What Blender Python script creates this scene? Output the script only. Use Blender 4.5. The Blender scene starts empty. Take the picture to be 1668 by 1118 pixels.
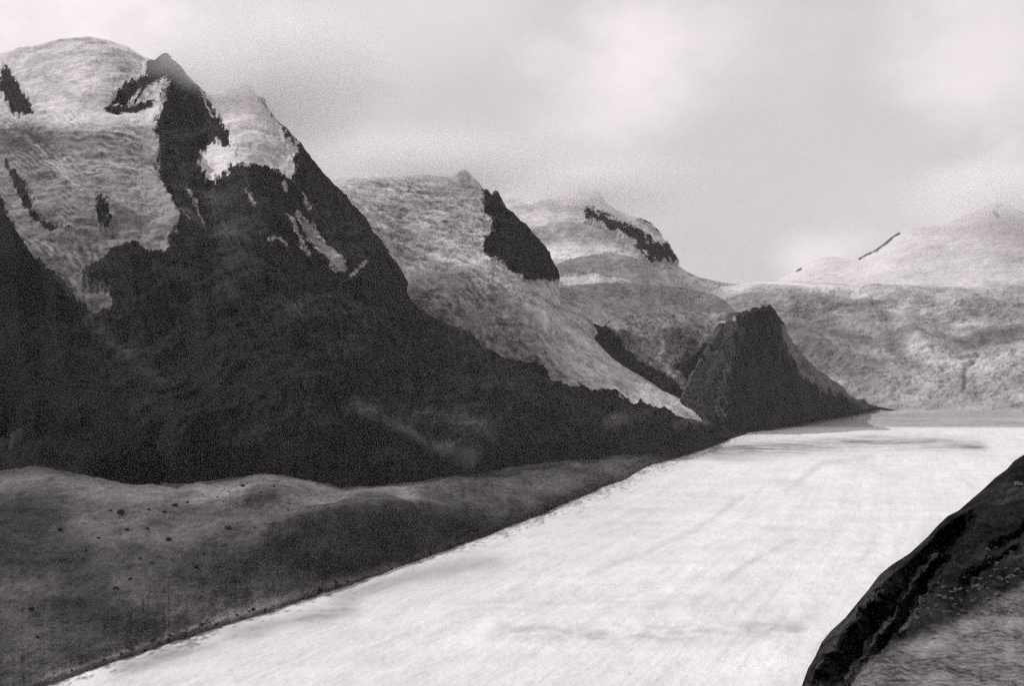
import bpy, math, random
import numpy as np
from mathutils import Vector
R = math.radians
S = bpy.context.scene
COL = S.collection
F, CX, HY, CAMZ = 1788.0, 834.0, 600.0, 260.0     # focal length in photo pixels, centre column, horizon row, eye height (m)

# ------------------------------------------------------------------ noise
_rs = np.random.RandomState(7)
_g = _rs.normal(size=(32, 32, 32, 3)).astype(np.float32)
_g /= np.linalg.norm(_g, axis=-1, keepdims=True)
_g = _g.reshape(-1, 3)
def perlin(x, y, z):
    xi = np.floor(x); yi = np.floor(y); zi = np.floor(z)
    fx = (x - xi).astype(np.float32); fy = (y - yi).astype(np.float32); fz = (z - zi).astype(np.float32)
    xi = xi.astype(np.int32); yi = yi.astype(np.int32); zi = zi.astype(np.int32)
    u = fx*fx*fx*(fx*(fx*6-15)+10); v = fy*fy*fy*(fy*(fy*6-15)+10); w = fz*fz*fz*(fz*(fz*6-15)+10)
    def c(a, b, d):
        idx = (((xi+a) & 31)*32 + ((yi+b) & 31))*32 + ((zi+d) & 31)
        g = _g[idx]
        return g[..., 0]*(fx-a) + g[..., 1]*(fy-b) + g[..., 2]*(fz-d)
    x00 = c(0,0,0)*(1-u) + c(1,0,0)*u; x10 = c(0,1,0)*(1-u) + c(1,1,0)*u
    x01 = c(0,0,1)*(1-u) + c(1,0,1)*u; x11 = c(0,1,1)*(1-u) + c(1,1,1)*u
    return (x00*(1-v)+x10*v)*(1-w) + (x01*(1-v)+x11*v)*w
def fbm(x, y, z, octv=5, gain=.5, ridged=False, seed=0):
    s = np.zeros(x.shape, np.float32); a = 1.0; f = 1.0
    for k in range(octv):
        o = 17.3*k + 3.1*seed
        n = perlin(x*f+o, y*f-o*.7, z*f+o*.3)
        if ridged: n = .5 - np.abs(n)*1.6
        s += a*n; a *= gain; f *= 2.03
    return s
def smooth(a, b, x):
    t = np.clip((x-a)/(b-a), 0, 1); return t*t*(3-2*t)

# ------------------------------------------------------------------ traced outlines
def seg_dist(px, py, poly, closed=False):
    d = np.full(px.shape, 1e9, np.float32)
    pts = list(poly) + ([poly[0]] if closed else [])
    for (x0, y0), (x1, y1) in zip(pts[:-1], pts[1:]):
        dx, dy = x1-x0, y1-y0
        t = np.clip(((px-x0)*dx + (py-y0)*dy)/(dx*dx+dy*dy+1e-9), 0, 1)
        d = np.minimum(d, (px-x0-t*dx)**2 + (py-y0-t*dy)**2)
    return np.sqrt(d)
def sdf(px, py, poly):
    ins = np.zeros(px.shape, bool)
    pts = list(poly) + [poly[0]]
    for (x0, y0), (x1, y1) in zip(pts[:-1], pts[1:]):
        if y0 == y1: continue
        cr = ((y0 > py) != (y1 > py)) & (px < (x1-x0)*(py-y0)/(y1-y0) + x0)
        ins ^= cr
    d = seg_dist(px, py, poly, True)
    return np.where(ins, d, -d)
def blob(px, py, pts, w, ky=1.0):
    """soft spot or band round a traced line, 1 on the line and 0 far off"""
    if len(pts) == 1: d = np.hypot(px-pts[0][0], (py-pts[0][1])*ky)
    else: d = seg_dist(px, py*ky, [(a, b*ky) for a, b in pts])
    return np.exp(-(d/w)**2)
def crest(px, py, pts, w, p=1.3):
    return np.clip(1-seg_dist(px, py, pts)/w, 0, 1)**p

def cur(pts, x, sm=0):
    xs = [p[0] for p in pts]; ys = [p[1] for p in pts]
    y = np.interp(x, xs, ys)
    if sm:
        y = sum(np.interp(x+o*sm, xs, ys)*w for o, w in ((-1, .25), (-.5, .25), (.5, .25), (1, .25)))
    return y

# ------------------------------------------------------------------ terrain sheets
def col_samples(x0, x1, step, coarse=14, lo=-40, hi=1710):
    a = []
    x = x0
    while x < x1:
        a.append(x); x += step if lo <= x <= hi else coarse
    a.append(x1)
    return np.array(a, np.float64)

def sheet(rows, X, nv, back=((.10, .75), (.9, .45)), nback=14, linear=False, sm=26):
    """rows: front-to-ridge list of (row(px), depth(px)) arrays on X; returns px, row, x, y, z grids"""
    P = [np.array(r[0], float) for r in rows]; I = [1.0/np.array(r[1], float) for r in rows]
    n = len(rows)
    def tang(V):
        d = [V[k+1]-V[k] for k in range(n-1)]; m = []
        for k in range(n):
            if k == 0: m.append(d[0])
            elif k == n-1: m.append(d[-1])
            else:
                a, b = d[k-1], d[k]
                m.append(np.where(a*b > 0, 2*a*b/np.where(np.abs(a+b) < 1e-12, 1, a+b), 0))
        return m, d
    mp, dp = tang(P); mi, di = tang(I)
    py, inv = [], []
    for k in range(n-1):
        for j in range(nv[k]):
            t = j/nv[k]
            if linear:
                py.append(P[k]*(1-t)+P[k+1]*t); inv.append(I[k]*(1-t)+I[k+1]*t); continue
            h00, h10, h01, h11 = 2*t**3-3*t*t+1, t**3-2*t*t+t, -2*t**3+3*t*t, t**3-t*t
            py.append(h00*P[k]+h10*mp[k]+h01*P[k+1]+h11*mp[k+1])
            inv.append(h00*I[k]+h10*mi[k]+h01*I[k+1]+h11*mi[k+1])
    py.append(P[-1]); inv.append(I[-1])
    nf = len(py)
    if sm:
        # the slope itself varies smoothly from column to column; only its upper rim follows the traced skyline
        offs = np.linspace(-2, 2, 13); wt = np.exp(-offs**2/1.2); wt /= wt.sum()
        def sx(V): return sum(np.interp(X+o*sm, X, V)*q for o, q in zip(offs, wt))
        A = np.array([sx(v) for v in py]); B = np.array([sx(v) for v in inv]); Q = np.array(py)
        k0 = max(2, nf//12)
        for c in range(len(X)):
            a = np.maximum.accumulate(-A[:, c]+np.arange(nf)*1e-6); b = B[:, c]; q = -Q[:, c]
            r = np.interp(q, a, b)
            hi = q > a[-1]; lo = q < a[0]
            sl = (b[-1]-b[-k0])/max(a[-1]-a[-k0], 1e-6); r[hi] = b[-1]+sl*(q[hi]-a[-1])
            sl = (b[k0]-b[0])/max(a[k0]-a[0], 1e-6); r[lo] = b[0]+sl*(q[lo]-a[0])
            B[:, c] = np.clip(r, b.min()*.85, b.max()*1.1)
        inv = list(B)
    Dr = 1/inv[-1]; Zr = CAMZ - (P[-1]-HY)*Dr/F
    for (run, slope) in back:
        for j in range(1, nback+1):
            D = Dr*(1+run*j/nback); Z = Zr - slope*(D-Dr)
            py.append(HY - (Z-CAMZ)*F/D); inv.append(1/D)
        Dr, Zr = D, Z
    py = np.array(py); D = 1/np.array(inv)
    px = np.broadcast_to(X, py.shape).copy()
    return px, py, D, nf

def to_world(px, py, D):
    return (px-CX)*D/F, D.copy(), CAMZ-(py-HY)*D/F
def normals(x, y, z):
    P = np.stack([x, y, z], -1)
    du = np.gradient(P, axis=1); dv = np.gradient(P, axis=0)
    n = np.cross(du, dv); n /= np.linalg.norm(n, axis=-1, keepdims=True)+1e-12
    n[n[..., 2] < 0] *= -1
    return n
def displace(x, y, z, h, n=None):
    if n is None: n = normals(x, y, z)
    return x+n[..., 0]*h, y+n[..., 1]*h, z+n[..., 2]*h

def grid_mesh(name, x, y, z, attrs, mat, keep=None, parent=None):
    nr, nc = x.shape
    idx = np.arange(nr*nc).reshape(nr, nc)
    q = np.stack([idx[:-1, :-1], idx[:-1, 1:], idx[1:, 1:], idx[1:, :-1]], -1)
    q = q.reshape(-1, 4) if keep is None else q[keep]
    used = np.unique(q); remap = np.zeros(nr*nc, np.int32); remap[used] = np.arange(len(used))
    q = remap[q].astype(np.int32)
    co = np.stack([x, y, z], -1).reshape(-1, 3)[used].astype(np.float32)
    me = bpy.data.meshes.new(name)
    me.vertices.add(len(co)); me.vertices.foreach_set('co', co.ravel())
    me.loops.add(q.size); me.loops.foreach_set('vertex_index', q.ravel())
    me.polygons.add(len(q)); me.polygons.foreach_set('loop_start', np.arange(0, q.size, 4, dtype=np.int32))
    me.update(calc_edges=True)
    me.polygons.foreach_set('use_smooth', np.ones(len(q), bool))
    for k, v in attrs.items():
        a = me.attributes.new(k, 'FLOAT', 'POINT')
        a.data.foreach_set('value', np.asarray(v, np.float32).reshape(-1)[used])
    me.materials.append(mat); me.validate()
    o = bpy.data.objects.new(name, me); COL.objects.link(o)
    if parent: o.parent = parent
    return o
def tag(o, label=None, cat=None, group=None, kind=None):
    if label: o['label'] = label
    if cat: o['category'] = cat
    if group: o['group'] = group
    if kind: o['kind'] = kind
    return o
def gullies(x, y, z, L, seed, lean=.35, gain=.5, octv=7):
    w = .18*L*fbm(x/L, y/L, z/L, 3, seed=seed+7)
    return fbm((x+lean*z+w)/L, (y+w)/(2.1*L), (z-w)/(2.4*L), octv, gain, True, seed=seed)
def bands(u, px, py, seed, wl=10.0, wob=1.6):
    """broken arcs of crevasses: u is the traced coordinate they repeat along"""
    n = fbm(px/60, py/45, 0*px, 4, .6, seed=seed); m = fbm(px/38, py/26, 0*px, 4, .6, seed=seed+1)
    b = np.sin(u*2*math.pi/wl + n*wob*2*math.pi)
    return np.sign(b)*np.abs(b)**.7*np.clip(.35+2.2*m, 0, 1.2)
def cell_mask(cond):
    return (cond[:-1, :-1] & cond[1:, 1:] & cond[:-1, 1:] & cond[1:, :-1])

# ------------------------------------------------------------------ materials
TINT = (1.0, .965, .968)
class NT:
    def __init__(s, name):
        s.m = bpy.data.materials.new(name); s.m.use_nodes = True
        s.t = s.m.node_tree; s.n = s.t.nodes; s.l = s.t.links
        s.b = s.n['Principled BSDF']
        s.geo = s.n.new('ShaderNodeNewGeometry').outputs['Position']
    def attr(s, k):
        a = s.n.new('ShaderNodeAttribute'); a.attribute_name = k; return a.outputs['Fac']
    def put(s, sock, v):
        if isinstance(v, (int, float)): sock.default_value = v
        elif isinstance(v, tuple): sock.default_value = v if len(v) == len(sock.default_value) else v+(1,)
        else: s.l.new(v, sock)
    def math(s, op, a, b=0.0, clamp=False):
        m = s.n.new('ShaderNodeMath'); m.operation = op; m.use_clamp = clamp
        s.put(m.inputs[0], a); s.put(m.inputs[1], b); return m.outputs[0]
    def noise(s, scale, sz=(1, 1, 1), det=6, rough=.6, dist=0, rot=(0, 0, 0)):
        mp = s.n.new('ShaderNodeMapping'); mp.inputs['Scale'].default_value = sz; mp.inputs['Rotation'].default_value = rot
        s.l.new(s.geo, mp.inputs[0])
        t = s.n.new('ShaderNodeTexNoise'); s.l.new(mp.outputs[0], t.inputs['Vector'])
        t.inputs['Scale'].default_value = scale; t.inputs['Detail'].default_value = det
        t.inputs['Roughness'].default_value = rough; t.inputs['Distortion'].default_value = dist
        return t.outputs['Fac']
    def rng(s, v, a, b, c=0.0, d=1.0, sm=False):
        m = s.n.new('ShaderNodeMapRange'); m.interpolation_type = 'SMOOTHSTEP' if sm else 'LINEAR'
        s.put(m.inputs[0], v)
        for k, q in zip((1, 2, 3, 4), (a, b, c, d)): s.put(m.inputs[k], q)
        return m.outputs[0]
    def mixf(s, f, a, b):
        m = s.n.new('ShaderNodeMix'); s.put(m.inputs[0], f); s.put(m.inputs[2], a); s.put(m.inputs[3], b); return m.outputs[0]
    def grey(s, v, tint=TINT):
        c = s.n.new('ShaderNodeCombineColor')
        for k in range(3): s.put(c.inputs[k], s.math('MULTIPLY', v, tint[k]))
        return c.outputs[0]
    def bump(s, h, dist, strength=1.0):
        b = s.n.new('ShaderNodeBump'); b.inputs['Distance'].default_value = dist; b.inputs['Strength'].default_value = strength
        s.l.new(h, b.inputs['Height']); s.l.new(b.outputs[0], s.b.inputs['Normal'])

def mountain_mat(name, px_m, rock=.05, edge=6.0, streak=(1, .35, .35), soft=1.5, rvar=.6, svar=.34, gscale=1.0, hs=(.6, .6, 2.2), hr=(R(14), R(-16), 0)):
    """rock with snow where the 'snow' outline (in units of px_m metres) says so; 'tone' is how clean the snow is, 'rtone' how pale the stone"""
    t = NT(name)
    n1 = t.noise(1/(px_m*9), streak, 8, .65)
    n2 = t.noise(1/(px_m*3.0), streak, 5, .7)
    e = t.math('ADD', t.attr('snow'), t.math('MULTIPLY', t.math('SUBTRACT', t.math('ADD', t.math('MULTIPLY', n1, .55), t.math('MULTIPLY', n2, .45)), .5), edge*4))
    m = t.rng(e, -soft, soft)
    big = t.noise(1/(px_m*60), streak, 6, .6)
    fine = t.noise(1/(px_m*1.6*gscale), (1, 1, 1), 5, .7)
    mid = t.noise(1/(px_m*14*gscale), streak, 6, .65, .3)
    rv = t.math('ADD', t.math('ADD', t.math('MULTIPLY', big, .6), t.math('MULTIPLY', mid, .9)), t.math('MULTIPLY', fine, .7))
    rc = t.math('MULTIPLY', t.math('MULTIPLY', t.rng(rv, .7, 1.5, 1-rvar, 1+rvar), rock), t.attr('rtone'))
    hatch = t.noise(1/(px_m*22*gscale), hs, 9, .74, 1.4, hr)
    mott = t.noise(1/(px_m*11*gscale), (1, .6, 1.1), 5, .62, .6)
    sv = t.rng(t.math('ADD', t.math('ADD', t.math('MULTIPLY', mott, .75), t.math('MULTIPLY', hatch, .75)), t.math('MULTIPLY', fine, .55)), .82, 1.24, -svar*1.25, svar*1.1)
    sv = t.math('ADD', 1.0, t.math('MULTIPLY', sv, t.rng(t.attr('tone'), .25, .65, 1.05, .42)))
    sc = t.math('MINIMUM', t.math('MULTIPLY', t.attr('tone'), sv), .9)
    t.l.new(t.grey(t.mixf(m, rc, sc)), t.b.inputs['Base Color'])
    t.b.inputs['Roughness'].default_value = .9; t.b.inputs['Specular IOR Level'].default_value = .03
    t.bump(t.math('ADD', t.math('ADD', t.math('MULTIPLY', fine, .5), mid), t.math('MULTIPLY', hatch, t.math('MULTIPLY', m, .8))), px_m*2.6)
    return t.m

def debris_mat(name, base, px_m, var=.4, warm=TINT):
    t = NT(name)
    big = t.noise(1/(px_m*70), (1, .6, 1), 6, .6); mid = t.noise(1/(px_m*10), (1, .6, 1), 6, .7, .2); fine = t.noise(1/(px_m*1.3), (1, 1, 1), 4, .75)
    v = t.math('ADD', t.math('ADD', t.math('MULTIPLY', big, .5), t.math('MULTIPLY', mid, .7)), t.math('MULTIPLY', fine, 1.2))
    c = t.math('MULTIPLY', t.math('MULTIPLY', t.rng(v, .85, 1.55, 1-var, 1+var), base), t.attr('tone'))
    t.l.new(t.grey(c, warm), t.b.inputs['Base Color'])
    t.b.inputs['Roughness'].default_value = .95; t.b.inputs['Specular IOR Level'].default_value = .03
    t.bump(t.math('ADD', t.math('MULTIPLY', fine, .7), mid), px_m*3.0)
    return t.m

# ================================================================== GLACIER
def zg(D):
    return np.interp(D, [0, 3300, 4000, 4300, 4500, 4650, 4900, 5200, 5600], [0, 0, 10, 20, 33, 52, 96, 144, 190])
MARGIN = [(-700, 1290), (-300, 1222), (0, 1146), (70, 1120), (200, 1074), (300, 1040), (420, 1003), (540, 962), (600, 944), (700, 908), (780, 878), (850, 851),
          (950, 810), (1050, 766), (1120, 738), (1200, 706), (1300, 683), (1430, 657), (1520, 650)]
def gz(x, y):
    return zg(y) + 9*fbm(x/420, y/700, 0*x, 4, .5, seed=3) + 2.2*fbm(x/60, y/130, 0*x, 4, .55, True, 4) - 3
def build_glacier():
    X = col_samples(-900, 2600, 2.6, 25)
    Dk = np.concatenate([np.linspace(250, 860, 30)[:-1], F*260/np.linspace(545, 101, 620), np.linspace(4615, 5600, 90)])
    px, D = np.meshgrid(X, Dk)
    x = (px-CX)*D/F; y = D.copy()
    z = gz(x, y) + .7*fbm(x/14, y/20, 0*x, 3, .6, seed=5)
    z += 0*np.exp(-((D-1075-(px-1080)*.10)/26)**2)*smooth(700, 950, px)
    py = HY-(z-CAMZ)*F/D
    tone = np.full(x.shape, .72)
    # dirty bands of rubble-covered ice
    tone -= .42*blob(px, py, [(1170, 732), (1300, 729), (1420, 720), (1540, 724), (1590, 727)], 17, 1.5)*(.35+1.1*np.clip(.4+fbm(x/160, y/60, 0*x, 5, .6, seed=8), 0, 1))
    tone -= .5*blob(px, py, [(200, 1088), (330, 1050), (460, 1016), (560, 992)], 24, 1.8)*(.5+.9*fbm(x/90, y/60, 0*x, 4, seed=9))
    tone -= .24*blob(px, py, [(560, 972), (640, 948), (740, 925), (800, 915)], 26, 2.2)
    tone -= .36*blob(px, py, [(820, 1028), (1000, 1036), (1120, 1028), (1290, 1026)], 24, 1.5)*(.30+.9*fbm(x/30, y/25, 0*x, 4, seed=10))
    tone -= .1*blob(px, py, [(760, 985), (950, 985), (1180, 985), (1330, 1000)], 26, 1.6)*(.5+1.1*fbm(x/60, y/25, 0*x, 4, seed=11))
    for ln in ([(960, 935), (1040, 905), (1130, 865), (1210, 810)], [(1130, 985), (1215, 920), (1290, 880)], [(1280, 800), (1340, 755), (1420, 745)]):
        tone -= .10*blob(px, py, ln, 5)
    far = smooth(699, 694, py)*smooth(1150, 1200, px)
    tone = tone*(1-far) + far*(.34+.12*fbm(x/300, y/80, 0*x, 4, seed=12))
    tone -= .16*blob(px, py, [(1200, 704), (1280, 690), (1430, 662)], 14)
    tone = np.clip(tone*(1+.10*fbm(x/200, y/60, 0*x, 5, .6, seed=13)), .12, .84)
    xm = np.interp(D, [250, 897, 1291, 1550, 1859, 2817, 3300, 4400, 5600], [-620, -383, -212, -110, 17, 340, 520, 900, 1500])
    fu = (x-xm); fv = D
    fl = fbm(fu/55, fv/900, 0*x, 5, .62, seed=14); fl2 = fbm(fu/16, fv/260, 0*x, 4, .6, seed=15)
    tone *= 1-.10*blob(px, py, [(200, 1110), (420, 1040), (640, 985), (850, 900), (1050, 810)], 60)
    tone *= 1+.08*fl*smooth(694, 705, py)+.07*fl2
    mg = fu/np.clip(D*.012, 8, 60)
    sp = fbm(x/9, y/16, 0*x, 5, .7, seed=16)+.5*fbm(x/40, y/90, 0*x, 3, seed=17)
    tone *= 1-.62*smooth(1.6, -.2, mg+sp*3.2)
    tone = np.clip(tone, .10, .85)
    t = NT('glacier_ice')
    cv = t.n.new('ShaderNodeCombineXYZ'); t.l.new(t.attr('fu'), cv.inputs[0]); t.l.new(t.attr('fv'), cv.inputs[1]); flow = cv.outputs[0]
    geo = t.geo; t.geo = flow
    a = t.noise(.03, (1, .16, 1), 8, .68, .8); lines = t.noise(.10, (1, .05, 1), 6, .7, .6)
    t.geo = geo; b = t.noise(.2, (1, .5, 1), 6, .7); c = t.noise(.006, (.5, 1, 1), 6, .6, .3)
    cr = t.noise(.035, (.3, 1.3, 1), 5, .6, 1.2, (0, 0, R(12)))
    crack = t.rng(t.math('ABSOLUTE', t.math('SUBTRACT', cr, .5)), 0, .012, .72, 1)
    crk = t.mixf(t.rng(c, .5, .62), 1.0, crack)
    v = t.math('MULTIPLY', t.math('MULTIPLY', t.rng(t.math('ADD', t.math('ADD', t.math('MULTIPLY', a, .7), t.math('ADD', t.math('MULTIPLY', lines, .28), t.math('MULTIPLY', b, .6))), t.math('MULTIPLY', c, .8)), 1.0, 1.45, .88, 1.06), t.attr('tone')), crk)
    t.l.new(t.grey(t.math('MINIMUM', v, .86), (1, .975, .985)), t.b.inputs['Base Color'])
    t.b.inputs['Roughness'].default_value = .7; t.b.inputs['Specular IOR Level'].default_value = .2
    t.bump(t.math('ADD', a, t.math('MULTIPLY', b, .3)), 5.0, .6)
    o = grid_mesh('glacier', x, y, z, {'tone': tone, 'fu': fu, 'fv': fv}, t.m)
    tag(o, 'broad white valley glacier flowing past the dark moraine and below the near hillside', 'glacier', kind='structure')
build_glacier()

# ================================================================== MORAINE
FOOT = [(-700, 760), (0, 768), (60, 760), (130, 772), (200, 787), (300, 792), (380, 784), (430, 778), (480, 782), (540, 792), (600, 797), (660, 792), (720, 780),
        (800, 770), (900, 756), (1000, 747), (1080, 742), (1150, 725), (1200, 706), (1300, 684)]
FOOTD = [(-700, 1450), (0, 1500), (200, 1500), (430, 1650), (600, 1750), (720, 2020), (800, 2200), (900, 2500), (1000, 2800), (1080, 3020), (1150, 3450), (1200, 4050), (1300, 4700)]
def margin_row(X):
    X = np.asarray(X, float); return cur(MARGIN, X)+5.0*fbm(X/22, 0*X, 0*X, 5, .6, seed=131)*smooth(1180, 1000, X)
def margin_D(X):
    py = cur(MARGIN, X); out = []
    Ds = np.concatenate([np.arange(300, 5500, 6.0)])
    for q, p in zip(X, py):
        xx = (q-CX)*Ds/F; g = gz(xx, Ds)+.4
        r = HY-(g-CAMZ)*F/Ds            # row at which the ice at this distance is seen
        k = np.argmax(r < p); out.append(Ds[k-1]+(Ds[k]-Ds[k-1])*(r[k-1]-p)/(r[k-1]-r[k]) if r[k] < p and k > 0 else 5400.)
    V = np.array(out); o = np.linspace(-60, 60, 17); return sum(np.interp(X+q, X, V) for q in o)/17
def build_moraine():
    X = col_samples(-700, 1300, 1.7, 12)
    mp, md = margin_row(X), margin_D(X)
    fp, fd = cur(FOOT, X, 10), cur(FOOTD, X, 40)
    fd = np.maximum(fd, md*1.02); fp = np.minimum(fp, mp-1)
    # bench crest: steep outer bank above the ice, gentler ground behind
    cp = cur([(-700, 940), (0, 925), (120, 935), (240, 900), (330, 880), (420, 868), (500, 850), (560, 836), (620, 829), (680, 829), (740, 836), (800, 848), (850, 842), (950, 796), (1050, 757), (1100, 742), (1200, 704), (1300, 682)], X, 10)
    cp = np.minimum(cp, mp-1); cp = np.maximum(cp, fp+.5)
    w = cur([(0, .30), (300, .33), (430, .28), (600, .30), (760, .34), (900, .45), (1300, .5)], X)
    cd = md + (fd-md)*w
    lift = cur([(0, 60), (600, 30), (760, 14), (900, 10), (1080, 7), (1300, 4)], X)
    cd = np.minimum(cd, (CAMZ-zg(md)-lift)*F/(cp-HY)); o9 = np.linspace(-45, 45, 13); cd = sum(np.interp(X+q, X, cd) for q in o9)/13; cd = np.maximum(cd, md*1.004); fd = np.maximum(np.minimum(fd, (CAMZ-zg(md)-14)*F/(fp-HY)), cd*1.004)
    px, py, D, nf = sheet([(mp+(14+CAMZ*0)*F/md*.55, md*.995), (mp, md), (cp, cd), (fp, fd), (fp-30, fd*1.12)], X, [8, 150, 120, 22], back=((.05, .3),), nback=4, sm=0)
    x, y, z = to_world(px, py, D)
    away = np.clip((mp[None, :]-py)/14, 0, 1); nrm = normals(x, y, z)
    h = 7*fbm(x/170, y/210, z/170, 4, seed=21)*away + 2.6*fbm(x/34, y/44, z/34, 5, .6, True, seed=22)*(.35+.65*away) + .9*fbm(x/9, y/11, z/9, 3, .6, seed=23)
    h += 10*crest(px, py, [(430, 870), (520, 848), (600, 828), (680, 828), (740, 838)], 26)
    h += 7*crest(px, py, [(560, 812), (640, 802), (740, 795), (850, 790)], 18)
    h += 6*crest(px, py, [(-60, 920), (60, 918), (140, 912), (210, 890)], 22)
    h += 9*blob(px, py, [(440, 800)], 60, 2) - 7*blob(px, py, [(250, 862), (400, 842), (560, 806)], 14)
    h += 7*blob(px, py, [(230, 990)], 60, 1.5) - 5*blob(px, py, [(80, 880)], 60, 1.5)
    # small rubble lip along the ice
    h += 2.0*np.exp(-((mp[None, :]-py-5)/5)**2)*(1+fbm(x/12, y/12, z/12, 3, seed=29))
    h = h*smooth(-2, 5, mp[None, :]-py)
    x, y, z = displace(x, y, z, h, nrm)
    tone = np.full(x.shape, 1.0)
    n = fbm(x/120, y/160, z/90, 5, .55, seed=24)
    # cloud and slope shadow painted as darker patches, paler ground around them
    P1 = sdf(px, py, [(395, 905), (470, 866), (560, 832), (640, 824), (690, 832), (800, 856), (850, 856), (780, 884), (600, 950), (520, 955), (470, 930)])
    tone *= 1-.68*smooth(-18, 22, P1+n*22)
    P2 = sdf(px, py, [(-300, 800), (40, 815), (100, 830), (120, 870), (170, 905), (90, 925), (-300, 965)])
    tone *= 1-.62*smooth(-24, 24, P2+n*22)
    tone *= 1-.5*blob(px, py, [(500, 830), (640, 815)], 8)
    tone *= 1-.45*blob(px, py, [(130, 950), (160, 990), (230, 1030)], 40)
    tone *= 1-.42*blob(px, py, [(760, 862), (900, 825), (1000, 790)], 18)*smooth(680, 760, px)
    tone *= 1+.75*blob(px, py, [(330, 800), (440, 800), (560, 812), (660, 812)], 22, 1.4)
    tone *= 1+.35*blob(px, py, [(60, 785), (160, 800), (250, 815)], 20, 1.4)
    tone *= 1+.45*blob(px, py, [(250, 960)], 60, 1.3)*.8 + .4*blob(px, py, [(20, 1000), (60, 1070)], 50)
    tone *= 1+1.3*blob(px, py, [(70, 1112), (200, 1066), (300, 1032), (420, 994), (540, 953), (640, 924)], 8)*(.5+1.1*(n+.4))
    tone *= 1+.35*blob(px, py, [(780, 800), (900, 785), (1000, 765)], 20)
    tone *= 1+.45*blob(px, py, [(810, 770), (880, 758), (950, 752)], 4)
    tone *= 1-.28*smooth(880, 930, py)*smooth(560, 440, px); tone *= 1-.34*smooth(680, 800, px); tone *= 1-.30*blob(px, py, [(380, 905), (520, 930), (600, 930)], 40)  # includes a broad shadow band painted across the lower ground
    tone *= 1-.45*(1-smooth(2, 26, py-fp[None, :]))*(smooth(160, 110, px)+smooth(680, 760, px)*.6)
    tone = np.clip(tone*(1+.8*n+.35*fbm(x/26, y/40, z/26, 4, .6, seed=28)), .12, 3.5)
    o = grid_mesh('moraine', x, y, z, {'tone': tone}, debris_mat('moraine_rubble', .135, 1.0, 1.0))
    tag(o, 'dark grey rubble moraine along the left edge of the glacier', 'moraine', kind='structure')
    return px, py, x, y, z
MO = build_moraine()

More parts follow.
